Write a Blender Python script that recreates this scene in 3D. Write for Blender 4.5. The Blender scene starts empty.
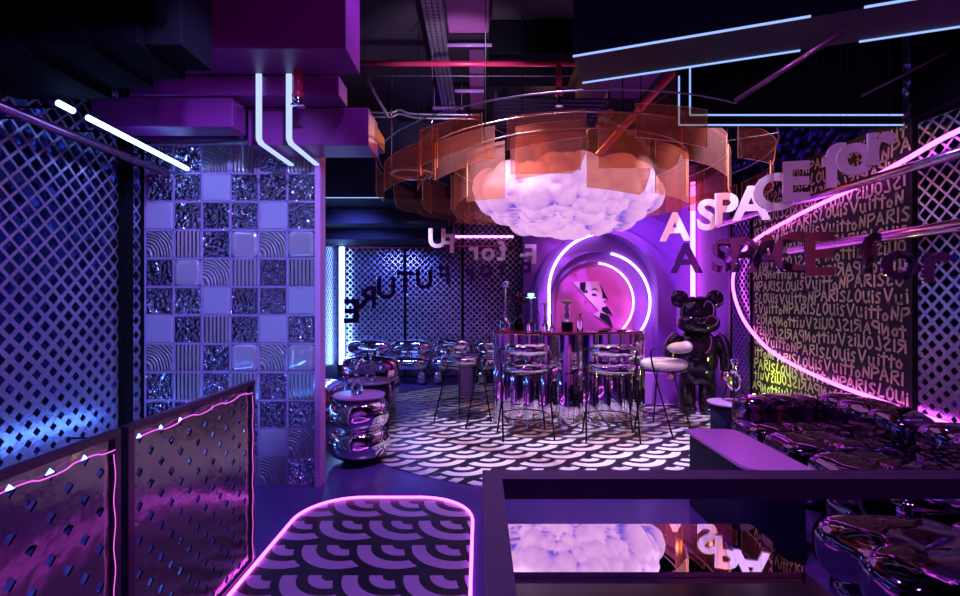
import bpy, math, random
from mathutils import Vector, Matrix, noise
PI = math.pi
sc = bpy.context.scene
COL = sc.collection
H, F = 1.38, 495.0
def W(px, py, Y): return Vector(((px-480)/F*Y, Y, H-(py-298)/F*Y))

# ------------------------------------------------------------------ mesh builder
class MB:
    def __init__(s): s.v=[]; s.f=[]; s.m=[]; s.mi=0
    def add(s, vs, fs):
        b=len(s.v); s.v+= [tuple(x) for x in vs]
        for f in fs: s.f.append(tuple(b+i for i in f)); s.m.append(s.mi)
    def box(s, c, d, rz=0, R=None):
        R = R or Matrix.Rotation(rz,3,'Z'); c=Vector(c); h=Vector(d)/2
        vs=[c+R@Vector((x*h.x,y*h.y,z*h.z)) for x in(-1,1) for y in(-1,1) for z in(-1,1)]
        s.add(vs,[(0,1,3,2),(4,6,7,5),(0,4,5,1),(2,3,7,6),(0,2,6,4),(1,5,7,3)])
    def span(s,a,b):
        a=Vector(a);b=Vector(b); s.box((a+b)/2,(abs(b.x-a.x),abs(b.y-a.y),abs(b.z-a.z)))
    def bar(s,a,b,w,h):
        a=Vector(a);b=Vector(b);d=b-a;L=d.length; y=d.normalized()
        up=Vector((0,0,1)) if abs(y.z)<.95 else Vector((0,1,0))
        x=y.cross(up).normalized(); z=x.cross(y)
        s.box((a+b)/2,(w,L,h),R=Matrix((x,y,z)).transposed())
    def tube(s, pts, r, n=10, closed=False, caps=True):
        pts=[Vector(p) for p in pts]; N=len(pts); rr = r if isinstance(r,(list,tuple)) else [r]*N
        vs=[];prev=None
        for i,p in enumerate(pts):
            if closed: t=(pts[(i+1)%N]-pts[i-1])
            else: t=pts[min(i+1,N-1)]-pts[max(i-1,0)]
            t.normalize()
            if prev is None:
                up=Vector((0,0,1)) if abs(t.z)<.9 else Vector((1,0,0))
                x=t.cross(up).normalized()
            else:
                x=(prev-t*prev.dot(t)).normalized()
            prev=x; y=t.cross(x)
            for k in range(n):
                a=2*PI*k/n; vs.append(p+(x*math.cos(a)+y*math.sin(a))*rr[i])
        fs=[]
        for i in range(N if closed else N-1):
            j=(i+1)%N
            for k in range(n):
                l=(k+1)%n; fs.append((i*n+k,i*n+l,j*n+l,j*n+k))
        if not closed and caps:
            fs.append(tuple(range(n-1,-1,-1))); fs.append(tuple((N-1)*n+k for k in range(n)))
        s.add(vs,fs)
    def lathe(s, prof, c=(0,0,0), n=32, sx=1, sy=1):
        c=Vector(c); vs=[];fs=[]
        for r,z in prof:
            for k in range(n):
                a=2*PI*k/n; vs.append(c+Vector((r*sx*math.cos(a),r*sy*math.sin(a),z)))
        for i in range(len(prof)-1):
            for k in range(n):
                l=(k+1)%n; fs.append((i*n+k,i*n+l,(i+1)*n+l,(i+1)*n+k))
        if prof[0][0]>1e-5: fs.append(tuple(range(n-1,-1,-1)))
        if prof[-1][0]>1e-5: fs.append(tuple((len(prof)-1)*n+k for k in range(n)))
        s.add(vs,fs)
    def prism(s, pts, z0, z1, bev=0):
        n=len(pts); rings=[(z0,0),(z1-bev,0)]+([(z1-bev*.3,bev*.3),(z1,bev)] if bev else [(z1,0)] )
        if not bev: rings=[(z0,0),(z1,0)]
        cx=sum(p[0] for p in pts)/n; cy=sum(p[1] for p in pts)/n
        vs=[];fs=[]
        for z,o in rings:
            for p in pts:
                d=math.hypot(p[0]-cx,p[1]-cy) or 1; k=1-o/d
                vs.append((cx+(p[0]-cx)*k,cy+(p[1]-cy)*k,z))
        for i in range(len(rings)-1):
            for k in range(n):
                l=(k+1)%n; fs.append((i*n+k,i*n+l,(i+1)*n+l,(i+1)*n+k))
        fs.append(tuple(range(n-1,-1,-1))); fs.append(tuple((len(rings)-1)*n+k for k in range(n)))
        s.add(vs,fs)
    def puff(s, c, h, e=(.5,.5), R=None, seams=0, axis=0, depth=.06, wob=0, nu=40, nv=24, seed=0):
        """rounded inflated block with pinched seams across one axis"""
        R = R or Matrix.Identity(3); c=Vector(c)
        sg=lambda x,p: math.copysign(abs(x)**p,x)
        vs=[];fs=[]
        for j in range(nv+1):
            ph=-PI/2+PI*j/nv
            for i in range(nu):
                th=2*PI*i/nu
                p=Vector((sg(math.cos(ph),e[1])*sg(math.cos(th),e[0]), sg(math.cos(ph),e[1])*sg(math.sin(th),e[0]), sg(math.sin(ph),e[1])))
                if seams:
                    t=(p[axis]+1)/2*(seams+1)
                    fr=abs(t-round(t)) if .3<t<seams+.7 else 1
                    g=1-depth*math.exp(-(fr/.07)**2)-depth*.5*math.exp(-(fr/.2)**2)
                    q=p*g; q[axis]=p[axis]; p=q
                q=Vector((p.x*h[0],p.y*h[1],p.z*h[2]))
                if wob:
                    q+= noise.noise_vector((q+Vector((seed*3.1,0,seed)))*7)*wob
                vs.append(c+R@q)
        for j in range(nv):
            for i in range(nu):
                l=(i+1)%nu; fs.append((j*nu+i,j*nu+l,(j+1)*nu+l,(j+1)*nu+i))
        s.add(vs,fs)
def obj(name, mb, mats, parent=None, smooth=False, off=None):
    me=bpy.data.meshes.new(name); off=Vector(off) if off is not None else None
    vs=[tuple(Vector(v)-off) for v in mb.v] if off is not None else mb.v
    me.from_pydata(vs,[],mb.f); 
    if not isinstance(mats,(list,tuple)): mats=[mats]
    for m in mats: me.materials.append(m)
    me.polygons.foreach_set('material_index',mb.m)
    me.update()
    o=bpy.data.objects.new(name,me); COL.objects.link(o)
    if parent: o.parent=parent
    if smooth:
        me.polygons.foreach_set('use_smooth',[True]*len(me.polygons))
        if smooth!=2:
            md=o.modifiers.new('es','EDGE_SPLIT'); md.split_angle=math.radians(40)
    return o
def thing(name,label,cat,loc=(0,0,0),rz=0,group=None):
    o=bpy.data.objects.new(name,None); COL.objects.link(o); o.location=loc; o.rotation_euler=(0,0,rz)
    o['label']=label;o['category']=cat
    if group:o['group']=group
    return o
def tag(o,label,cat,group=None):
    o['label']=label;o['category']=cat
    if group:o['group']=group
    return o
def struct(name,mb,m,parent=None,smooth=False):
    o=obj(name,mb,m,parent,smooth)
    if not parent:o['kind']='structure'
    return o
def copy_tree(o,parent=None):
    c=o.copy(); COL.objects.link(c)
    if parent:c.parent=parent
    for ch in list(o.children): copy_tree(ch,c)
    return c
def one(mb,off): # mesh with world verts -> object origin at off
    return mb

# ------------------------------------------------------------------ materials
def mat(name, col=(.5,.5,.5), rough=.5, metal=0, emis=None, es=0, spec=.5, trans=0, coat=0, bump=None, alpha=1, ior=1.45, sss=0):
    m=bpy.data.materials.new(name); m.use_nodes=True; nt=m.node_tree; b=nt.nodes['Principled BSDF']
    b.inputs['Base Color'].default_value=(*col,1); b.inputs['Roughness'].default_value=rough; b.inputs['Metallic'].default_value=metal
    b.inputs['Specular IOR Level'].default_value=spec; b.inputs['Transmission Weight'].default_value=trans; b.inputs['Coat Weight'].default_value=coat
    b.inputs['IOR'].default_value=ior
    if emis: b.inputs['Emission Color'].default_value=(*emis,1); b.inputs['Emission Strength'].default_value=es
    if bump:
        tex,scale,strn,dist=bump
        tc=nt.nodes.new('ShaderNodeTexCoord')
        t=nt.nodes.new('ShaderNodeTexNoise' if tex=='noise' else 'ShaderNodeTexVoronoi')
        t.inputs['Scale'].default_value=scale
        if tex=='noise': t.inputs['Detail'].default_value=3
        nt.links.new(tc.outputs['Object'],t.inputs['Vector'])
        bp=nt.nodes.new('ShaderNodeBump'); bp.inputs['Strength'].default_value=strn; bp.inputs['Distance'].default_value=dist
        nt.links.new(t.outputs[0],bp.inputs['Height']); nt.links.new(bp.outputs[0],b.inputs['Normal'])
    return m
def emit(name,col,s):
    m=bpy.data.materials.new(name); m.use_nodes=True; nt=m.node_tree; nt.nodes.clear()
    e=nt.nodes.new('ShaderNodeEmission'); e.inputs[0].default_value=(*col,1); e.inputs[1].default_value=s
    o=nt.nodes.new('ShaderNodeOutputMaterial'); nt.links.new(e.outputs[0],o.inputs[0]); return m
class N:  # tiny node helper
    def __init__(s,m): s.m=m; m.use_nodes=True; s.nt=m.node_tree
    def new(s,t,**k):
        n=s.nt.nodes.new(t)
        for a,b in k.items(): setattr(n,a,b)
        return n
    def link(s,a,b): s.nt.links.new(a,b)
    def math(s,op,a,b=None,c=None):
        n=s.new('ShaderNodeMath',operation=op)
        for i,x in enumerate((a,b,c)):
            if x is None: continue
            if isinstance(x,(int,float)): n.inputs[i].default_value=x
            else: s.link(x,n.inputs[i])
        return n.outputs[0]
def scallop(name, pitch, rot, light=(.62,.58,.66), dark=(.012,.01,.02), off=(0,0)):
    m=bpy.data.materials.new(name); n=N(m); b=m.node_tree.nodes['Principled BSDF']
    tc=n.new('ShaderNodeTexCoord'); mp=n.new('ShaderNodeMapping'); mp.inputs['Rotation'].default_value=(0,0,rot); mp.inputs['Location'].default_value=(off[0],off[1],0)
    mp.inputs['Scale'].default_value=(1/pitch,1/pitch,1)
    n.link(tc.outputs['Object'],mp.inputs[0]); sp=n.new('ShaderNodeSeparateXYZ'); n.link(mp.outputs[0],sp.inputs[0])
    u=n.math('FRACT',n.math('SUBTRACT',sp.outputs[0],.81)); v=n.math('SUBTRACT',1,n.math('FRACT',sp.outputs[1]))
    v2=n.math('MULTIPLY',v,v); u1=n.math('SUBTRACT',1,u)
    d1=n.math('SQRT',n.math('ADD',n.math('MULTIPLY',u1,u1),v2)); d0=n.math('SQRT',n.math('ADD',n.math('MULTIPLY',u,u),v2))
    ins=n.math('LESS_THAN',d1,.95)
    d=n.math('ADD',n.math('MULTIPLY',ins,d1),n.math('MULTIPLY',n.math('SUBTRACT',1,ins),d0))
    band=lambda a,c: n.math('MULTIPLY',n.math('GREATER_THAN',d,a),n.math('LESS_THAN',d,c))
    r=n.math('ADD',band(.16,.375),band(.56,.81))
    g=n.math('LESS_THAN',n.math('FRACT',n.math('ADD',sp.outputs[0],.3)),.014)
    fac=n.math('MINIMUM',n.math('ADD',r,n.math('MULTIPLY',g,.12)),1)
    mx=n.new('ShaderNodeMix',data_type='RGBA'); n.link(fac,mx.inputs[0]); mx.inputs[6].default_value=(*dark,1); mx.inputs[7].default_value=(*light,1)
    n.link(mx.outputs[2],b.inputs['Base Color']); b.inputs['Roughness'].default_value=.32
    return m
M={}
M['black']=mat('black paint',(.003,.003,.006),.9,spec=.1)
M['navy']=mat('navy soffit paint',(.004,.004,.026),.65)
M['purplebox']=mat('plum soffit paint',(.15,.014,.15),.42)
M['ceil']=mat('ceiling dark',(.03,.02,.035),.8)
M['floor']=mat('satin indigo floor',(.07,.042,.21),.24,spec=.5)
M['wallfoil']=mat('crinkled foil wall',(.05,.08,.35),.25,.9,bump=('voronoi',9,.9,.05))
M['darkwall']=mat('dark wall',(.02,.015,.04),.6)
M['lattice']=mat('perforated galvanised metal',(.46,.42,.56),.26,.85,bump=('noise',30,.25,.01))
M['railpanel']=mat('brushed crumpled panel metal',(.21,.17,.21),.17,.97,bump=('noise',9,.25,.012))
M['frame_dark']=mat('dark plum frame metal',(.10,.04,.10),.3,.7)
M['chrome']=mat('mirror chrome',(.80,.78,.84),.05,1,bump=('noise',9,.18,.02))
M['chromeflat']=mat('polished chrome',(.82,.80,.85),.04,1)
M['chrome_rose']=mat('rose chrome',(.86,.45,.68),.07,1,bump=('noise',11,.3,.02))
M['chrome_dark']=mat('dark violet chrome vinyl',(.22,.12,.24),.06,1,bump=('noise',6,.16,.03))
M['chrome_black']=mat('black chrome',(.06,.045,.08),.05,.9,coat=.3)
M['mirror']=mat('table mirror',(.86,.84,.9),.015,1)
M['purple']=mat('lilac lacquer',(.42,.22,.55),.3)
M['navytable']=mat('navy lacquer',(.008,.008,.04),.6,spec=.2)
M['alcove']=mat('purple alcove paint',(.20,.07,.50),.55)
M['alcove2']=mat('lilac alcove paint',(.36,.13,.62),.5)
M['pinkpanel']=mat('pink disc paint',(.75,.17,.58),.5)
M['legs']=mat('black steel',(.01,.01,.014),.35,.6)
M['white_up']=mat('pale boucle upholstery',(.62,.56,.64),.8,bump=('noise',120,.3,.004))
M['pinkneon']=emit('magenta neon',(.86,.10,1),4.6)
M['pinkneon2']=emit('pale magenta neon',(.88,.18,1),4)
M['pinkreflect']=emit('magenta neon reflection',(.82,.12,.80),1.3)  # only for the imitated floor neon reflection on the railing panels
M['whiteneon']=emit('lilac white neon',(.80,.42,1),4)
M['blueneon']=emit('blue white neon',(.20,.38,1),9)
M['bluestrip']=emit('blue strip glow',(.08,.26,1),15)
M['strip']=emit('cool white strip',(.40,.50,1),1.15)
M['stripdim']=emit('cool line light',(.30,.45,1),1.0)
M['redpipe']=mat('red sprinkler pipe',(.55,.03,.10),.35,.2)
M['steel']=mat('dull steel',(.45,.42,.5),.4,.9)
M['rail']=mat('plum metal rail',(.50,.16,.34),.22,.9)
M['rail2']=mat('chrome rail',(.62,.40,.55),.18,1)
M['mortar']=mat('lilac grout',(.30,.22,.50),.5)
M['post']=mat('lilac post',(.50,.24,.55),.45)
M['plasticblack']=mat('gloss black',(.01,.01,.015),.15)
M['glass']=mat('clear glass',(.9,.95,1),.02,0,trans=1)
M['green']=emit('green glow',(.25,1,.55),3)
M['letter_pinklit']=mat('mirror acrylic with pink reflection',(.90,.66,.86),.35,.25)  # mirror letters, pink of the reflected cloud and neon painted into the colour
M['letter_dark']=mat('dark mirror acrylic',(.36,.32,.42),.07,1)
M['leaf']=mat('dark burgundy leaf',(.10,.02,.05),.4)
M['frame_top']=mat('dark purple powder coat',(.05,.024,.075),.5,0)
M['paintyellow']=mat('chartreuse marker paint',(.74,.80,.40),.7)
M['textwall']=mat('aubergine panel',(.009,.005,.016),.7)
# glass block kinds
def glassmat(kind):
    m=mat('glass block '+kind,(.80,.84,1.0),.05,0,trans=.9,ior=1.45); nt=m.node_tree; b=nt.nodes['Principled BSDF']; n=N(m)
    if kind=='frost':
        b.inputs['Roughness'].default_value=.55; b.inputs['Transmission Weight'].default_value=.25; b.inputs['Base Color'].default_value=(.36,.38,.58,1); return m
    if kind=='lens': b.inputs['Transmission Weight'].default_value=.6; b.inputs['Metallic'].default_value=.3; return m
    if kind in('foil','drip'): b.inputs['Metallic'].default_value=.85; b.inputs['Roughness'].default_value=.10
    if kind in('ribs','wave'): b.inputs['Metallic'].default_value=.25; b.inputs['Roughness'].default_value=.12; b.inputs['Transmission Weight'].default_value=.6
    tc=n.new('ShaderNodeTexCoord'); oi=n.new('ShaderNodeObjectInfo')
    ad=n.new('ShaderNodeVectorMath',operation='ADD'); n.link(tc.outputs['Object'],ad.inputs[0]); cm=n.new('ShaderNodeCombineXYZ')
    if kind in('foil','drip'): n.link(n.math('MULTIPLY',oi.outputs['Random'],7),cm.inputs[2])
    n.link(cm.outputs[0],ad.inputs[1])
    if kind=='foil': t=n.new('ShaderNodeTexNoise'); t.inputs['Scale'].default_value=13; t.inputs['Distortion'].default_value=2.5; t.inputs['Detail'].default_value=1; ds=.10
    if kind=='drip': t=n.new('ShaderNodeTexNoise'); t.inputs['Scale'].default_value=14; t.inputs['Distortion'].default_value=2.5; t.inputs['Detail'].default_value=0; ds=.16
    if kind=='ribs': t=n.new('ShaderNodeTexWave'); t.inputs['Scale'].default_value=11; t.bands_direction='X'; ds=.03
    if kind=='wave': t=n.new('ShaderNodeTexWave'); t.wave_type='RINGS'; t.rings_direction='SPHERICAL'; t.inputs['Scale'].default_value=15; t.inputs['Distortion'].default_value=3; ds=.03; cm.inputs[0].default_value=.09; cm.inputs[2].default_value=.07
    n.link(ad.outputs[0],t.inputs[0])
    bp=n.new('ShaderNodeBump'); bp.inputs['Strength'].default_value=1; bp.inputs['Distance'].default_value=ds
    n.link(t.outputs['Fac'],bp.inputs['Height']); n.link(bp.outputs[0],b.inputs['Normal'])
    return m
GM={k:glassmat(k) for k in('foil','drip','ribs','wave','lens','frost')}
def acrylic():
    m=bpy.data.materials.new('amber acrylic'); n=N(m); n.nt.nodes.clear()
    tr=n.new('ShaderNodeBsdfTransparent'); tr.inputs[0].default_value=(1,.76,.58,1)
    df=n.new('ShaderNodeBsdfDiffuse'); df.inputs[0].default_value=(.62,.36,.34,1)
    tl=n.new('ShaderNodeBsdfTranslucent'); tl.inputs[0].default_value=(.9,.45,.32,1)
    gl=n.new('ShaderNodeBsdfGlossy'); gl.inputs['Roughness'].default_value=.08; gl.inputs[0].default_value=(1,.8,.7,1)
    a=n.new('ShaderNodeMixShader'); n.link(df.outputs[0],a.inputs[1]); n.link(tl.outputs[0],a.inputs[2]); a.inputs[0].default_value=.5
    b=n.new('ShaderNodeMixShader'); b.inputs[0].default_value=.17; n.link(tr.outputs[0],b.inputs[1]); n.link(a.outputs[0],b.inputs[2])
    c=n.new('ShaderNodeMixShader'); c.inputs[0].default_value=.05; n.link(b.outputs[0],c.inputs[1]); n.link(gl.outputs[0],c.inputs[2])
    o=n.new('ShaderNodeOutputMaterial'); n.link(c.outputs[0],o.inputs[0]); return m
M['acrylic']=acrylic(); M['acrylic_edge']=mat('acrylic edge',(1,.55,.30),.3,trans=.3)  # edge glow of the panels painted in as bright orange
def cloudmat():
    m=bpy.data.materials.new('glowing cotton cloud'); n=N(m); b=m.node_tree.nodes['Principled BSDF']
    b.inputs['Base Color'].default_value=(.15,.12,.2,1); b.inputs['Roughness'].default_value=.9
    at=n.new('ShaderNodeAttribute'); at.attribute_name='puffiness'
    cr=n.new('ShaderNodeValToRGB'); e=cr.color_ramp.elements; e[0].position=.28; e[0].color=(.15,.08,.75,1); e[1].position=.95; e[1].color=(1,.52,.98,1)  # crease shade painted into the glow, violet in hollows, pink on puffs
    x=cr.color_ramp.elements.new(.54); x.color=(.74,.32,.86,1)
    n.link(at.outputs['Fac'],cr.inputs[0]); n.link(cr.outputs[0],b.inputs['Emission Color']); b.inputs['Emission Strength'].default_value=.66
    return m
M['cloud']=cloudmat()

# ------------------------------------------------------------------ setting
XL,XR,YB,ZC=-2.47,3.10,8.70,4.2
def sbox(name,a,b,m):
    q=MB(); q.span(a,b); return struct(name,q,m)
sbox('floor',(-3.2,-1.8,-.1),(3.9,9.6,0),M['floor'])
sbox('ceiling',(-3.2,-1.8,ZC),(3.9,9.6,ZC+.1),M['ceil'])
sbox('wall_left',(-2.85,-1.6,0),(-2.70,9.2,ZC),M['wallfoil'])
sbox('wall_right',(3.34,-1.6,0),(3.5,9.2,ZC),M['wallfoil'])
sbox('wall_back',(-2.7,9.0,0),(3.34,9.15,ZC),M['darkwall'])
sbox('wall_front',(-2.7,-1.6,0),(3.34,-1.5,ZC),M['alcove2'])
# alcove wall with nested arches
AY=7.10
sbox('wall_alcove',(.62,AY,0),(3.10,AY+.12,3.3),M['alcove'])
sbox('wall_corner',(3.06,6.12,0),(3.12,AY,3.0),M['alcove2'])
def arch_outline(cx,cz,r,zb,n=48):
    pts=[(cx+r,zb)]+[(cx+r*math.cos(PI*k/n),cz+r*math.sin(PI*k/n)) for k in range(n+1)]+[(cx-r,zb)]
    return pts
def arch_ring(mb,o,i,y0,y1):
    n=len(o); vs=[(p[0],y0,p[1]) for p in o]+[(p[0],y0,p[1]) for p in i]+[(p[0],y1,p[1]) for p in o]+[(p[0],y1,p[1]) for p in i]; fs=[]
    for k in range(n-1):
        fs+=[(k,k+1,n+k+1,n+k),(2*n+k,3*n+k,3*n+k+1,2*n+k+1),(k,2*n+k,2*n+k+1,k+1),(n+k,n+k+1,3*n+k+1,3*n+k)]
    fs+=[(0,n,3*n,2*n),(n-1,3*n-1,4*n-1,2*n-1)]
    mb.add(vs,fs)
def px(cxp,czp,rp,Y): w=W(cxp,czp,Y); return w.x,w.z,rp/F*Y
A0=px(605,299,71,6.62); A1=px(598,292,60,6.62); N1=px(606,290,57,6.80); A2=px(601,302,51,6.82); A3=px(594.5,302,40,6.94)
alc=thing('archway_surround','purple nested arches with stepped reveals behind the bar table','arch',(A0[0],6.8,0))
q=MB(); arch_ring(q,arch_outline(*A0,0),arch_outline(*A1,0),6.62,AY-.01); obj('outer_arch',q,M['alcove'],alc,True,off=alc.location)
q=MB(); arch_ring(q,arch_outline(A1[0],A1[1],A1[2]+.02,0),arch_outline(*A2[:3],0),6.86,AY-.02); obj('middle_arch',q,M['alcove2'],alc,True,off=alc.location)
q=MB(); arch_ring(q,arch_outline(A2[0],A2[1],A2[2]+.02,0),arch_outline(*A3[:3],0),6.96,AY-.03); obj('inner_arch',q,M['alcove2'],alc,True,off=alc.location)
q=MB(); o_=arch_outline(A3[0],A3[1],A3[2]+.03,0); q.add([(p[0],7.03,p[1]) for p in o_]+[(p[0],7.06,p[1]) for p in o_],[tuple(range(len(o_)))]+[tuple(range(2*len(o_)-1,len(o_)-1,-1))]+[(k,len(o_)+k,len(o_)+(k+1)%len(o_),(k+1)%len(o_)) for k in range(len(o_))])
obj('arch_back_panel',q,M['pinkpanel'],alc,off=alc.location)
def arc_tube(cx,cz,r,a0,a1,y,rad,label,m):
    q=MB(); q.tube([(cx+r*math.cos(math.radians(a0+(a1-a0)*k/40)),y,cz+r*math.sin(math.radians(a0+(a1-a0)*k/40))) for k in range(41)],rad,8)
    o=obj('neon_arc',q,m,None,2,off=(cx,y,cz)); o.location=(cx,y,cz); tag(o,label,'neon light')
q=MB(); pts=[(N1[0]-N1[2],6.80,.5)]+[(N1[0]+N1[2]*math.cos(math.radians(a)),6.80,N1[1]+N1[2]*math.sin(math.radians(a))) for a in range(184,92,-3)]
q.tube(pts,.018,8); o=obj('neon_arc',q,M['whiteneon'],None,2); tag(o,'white neon curve up the left inside of the outer arch','neon light')
arc_tube(A2[0],A2[1],A2[2]-.02,78,-42,6.84,.017,'white neon curve on the right rim of the middle arch',M['whiteneon'])
arc_tube(A3[0],A3[1],A3[2]-.015,84,-46,6.94,.013,'thin white neon curve on the right rim around the pink disc',M['whiteneon'])
q=MB(); q.span((2.0,6.42,0),(2.78,6.62,.40)); o=obj('plinth',q,M['alcove2'],off=(2.4,6.5,0)); o.location=(2.4,6.5,0); tag(o,'low purple plinth at the foot of the arch, behind the white stool','plinth')
# fragment portrait
def P(x,y,Y=7.02): return W(x,y,Y)
art=thing('wall_portrait','jagged cut-out portrait fragment of a woman\'s face on the pink disc','artwork',tuple(W(595,305,7.02)))
m_face=mat('pale print',(.95,.80,.90),.6); m_hair=mat('black print',(.01,.01,.02),.5); m_lip=mat('rose print',(.75,.2,.4),.5)
def plate(name,pts,Y,m,th=.006):
    q=MB(); n=len(pts); a=[P(*p,Y) for p in pts]; b=[Vector((v.x,Y+th,v.z)) for v in a]
    q.add(a+b,[tuple(range(n)),tuple(range(2*n-1,n-1,-1))]+[(k,n+k,n+(k+1)%n,(k+1)%n) for k in range(n)])
    return obj(name,q,m,art,off=art.location)
plate('face_print',[(572.7,282),(599,281.5),(608,299),(603,301.5),(613,314.5),(609,315),(613.6,328.4),(594,314.5),(599,311)],7.015,m_face,.012)
for pts in ([(580,282.2),(586,282.2),(585.5,288),(584.5,293.5),(580,288.5)],[(599,281.7),(608,299),(602.5,298),(602.5,293),(600.5,287)],[(602,307.5),(607,306),(612.6,314.2),(607,314),(602,310.5)],[(600.5,312.5),(609,315.5),(613.4,328),(599.5,317.5)]):
    plate('hair_print',pts,7.009,m_hair)
plate('eyebrow_print',[(591.5,289.5),(594,288.2),(598,289.3),(598,290),(594,289.3),(591.5,290.5)],7.009,m_hair)
plate('eye_print',[(591.5,294.3),(593.5,293.3),(596.5,294.3),(597.5,295.5),(594,295.8),(592,295.4)],7.009,m_hair)
plate('eye_print',[(584.8,291),(586.3,290),(588,291.3),(587.6,292.6),(586,293)],7.009,m_hair)
plate('lips_print',[(584.2,299.5),(586,298.6),(587.6,300),(586,301.3)],7.009,m_lip)

# ------------------------------------------------------------------ lattice screens
def lattice(mb, s0,s1,t0,t1,p,mapf,ratio):
    i0=int(s0/(p/2))-1;i1=int(s1/(p/2))+2;j0=int(t0/(p/2))-1;j1=int(t1/(p/2))+2
    cl=lambda s,t:(min(max(s,s0),s1),min(max(t,t0),t1))
    for i in range(i0,i1):
        for j in range(j0,j1):
            if (i+j)%2: continue
            s=i*p/2;t=j*p/2
            if s<=s0-p/2+1e-6 or s>=s1+p/2-1e-6 or t<=t0-p/2+1e-6 or t>=t1+p/2-1e-6: continue
            h=p/2;r=h*ratio(s,t)
            o=[cl(s+h,t),cl(s,t+h),cl(s-h,t),cl(s,t-h)]; a=[cl(s+r,t),cl(s,t+r),cl(s-r,t),cl(s,t-r)]
            vs=[mapf(*x) for x in o]+[mapf(*x) for x in a]; fs=[]
            for k in range(4):
                l=(k+1)%4
                if (Vector(vs[k])-Vector(vs[l])).length<1e-5 and (Vector(vs[4+k])-Vector(vs[4+l])).length<1e-5: continue
                fs.append((k,l,4+l,4+k))
            mb.add(vs,fs)
wallratio=lambda s,t: max(.30,min(.80,.30+.29*t-.0*s))
def lat_thing(label,s0,s1,t0,t1,mapf,loc,p=.106,edge=None,ratio=wallratio,name='lattice_screen',fr=M['black']):
    t=thing(name,label,'lattice screen',loc)
    q=MB(); lattice(q,s0+.02,s1-.02,t0+.02,t1-.02,p,mapf,ratio); o=obj('perforated_sheet',q,M['lattice'],t,off=loc)
    md=o.modifiers.new('so','SOLIDIFY'); md.thickness=.006; md.offset=0
    q=MB(); w=.018
    for a,b in(((s0,t0),(s1,t0)),((s0,t1),(s1,t1)),((s0,t0),(s0,t1)),((s1,t0),(s1,t1))): q.bar(mapf(*a),mapf(*b),w,w)
    obj('frame',q,fr,t,off=loc); return t
mL=lambda s,t:(XL,s,t); mR=lambda s,t:(XR,s,t); mB=lambda s,t:(s,YB,t)
lat_thing('tall diamond lattice screen on the left wall nearest the glass block partition',1.0,3.40,0,2.9,mL,(XL,2.2,0))
lat_thing('narrow lattice strip between the black post and the glass blocks',3.47,3.62,0,2.9,mL,(XL,3.55,0))
lat_thing('lattice screen on the left wall seen blurred behind the glass blocks',3.74,6.2,0,2.6,mL,(XL,5,0))
lat_thing('lattice screen beside the blue tube in the far left corner',6.2,8.64,0,2.6,mL,(XL,7.4,0))
lat_thing('leftmost of the three lattice panels on the back wall',-2.42,-1.32,0,2.9,mB,(-1.9,YB,0))
lat_thing('middle of the three lattice panels on the back wall',-1.31,-.31,0,2.9,mB,(-.8,YB,0))
lat_thing('lattice panel on the back wall next to the alcove',-.30,.95,0,2.9,mB,(.3,YB,0))
lat_thing('pink lit lattice strip behind the bear figure',5.66,6.10,0,2.62,mR,(XR,5.9,0),p=.09)
lat_thing('lattice screen on the right wall at the right of the writing panel',1.0,3.52,0,2.63,mR,(XR,2.4,0))
q=MB(); q.span((XL-.04,3.40,0),(XL+.04,3.47,2.6)); o=obj('wall_post',q,M['black'],off=(XL,3.43,0)); o.location=(XL,3.43,0); tag(o,'tall black post in the left lattice wall','post')

# ------------------------------------------------------------------ writing panel
STR={'P':[[(0,0),(.05,1)],[(.02,.95),(.5,1),(.6,.7),(.3,.5),(.05,.45)]],
'A':[[(0,0),(.3,1),(.62,0)],[(.12,.35),(.52,.38)]],
'R':[[(0,0),(.05,1)],[(.02,.95),(.5,1),(.55,.7),(.08,.5)],[(.15,.5),(.6,0)]],
'I':[[(.1,0),(.12,1)]],
'S':[[(.55,.9),(.3,1),(.08,.8),(.3,.52),(.52,.3),(.35,.02),(.02,.1)]],
'L':[[(.25,1),(.05,.1),(.15,0),(.5,.08)]],
'O':[[(.3,1),(.05,.7),(.05,.25),(.28,0),(.52,.3),(.52,.75),(.3,1)]],
'U':[[(.02,1),(.05,.25),(.25,0),(.48,.25),(.52,1)],[(.52,.5),(.58,0)]],
'i':[[(.1,.65),(.12,0)],[(.08,.92),(.14,.86)]],
'V':[[(0,1),(.3,0),(.66,1)]],
't':[[(.25,1),(.22,0)],[(0,.68),(.5,.72)]],
'N':[[(0,0),(.05,.9),(.45,.05),(.52,.95)]],
'o':[[(.25,.6),(.05,.4),(.1,.05),(.32,0),(.45,.3),(.25,.6)]],
's':[[(.42,.8),(.2,.85),(.08,.65),(.35,.35),(.3,.03),(.02,.1)]],
'u':[[(.02,.75),(.05,.2),(.22,0),(.4,.2),(.44,.75)],[(.43,.4),(.48,0)]]}
WID={'i':.3,'I':.34,'V':.8,'A':.78,'t':.52}
random.seed(4)
wp=thing('writing_panel','dark aubergine wall panel covered in rows of chartreuse handwritten names','wall panel',(XR,4.6,0))
q=MB(); q.span((XR,3.55,0),(XR+.06,5.63,2.70)); obj('panel_board',q,M['textwall'],wp,off=wp.location)
q=MB(); text='LOUisVuittoNPARIS'
pat='NNMMNNNMMNNNMMNNNMMNN'
y_max=2.66; ch=.096; sw=.0095; R_H=.122
k0=0
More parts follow.
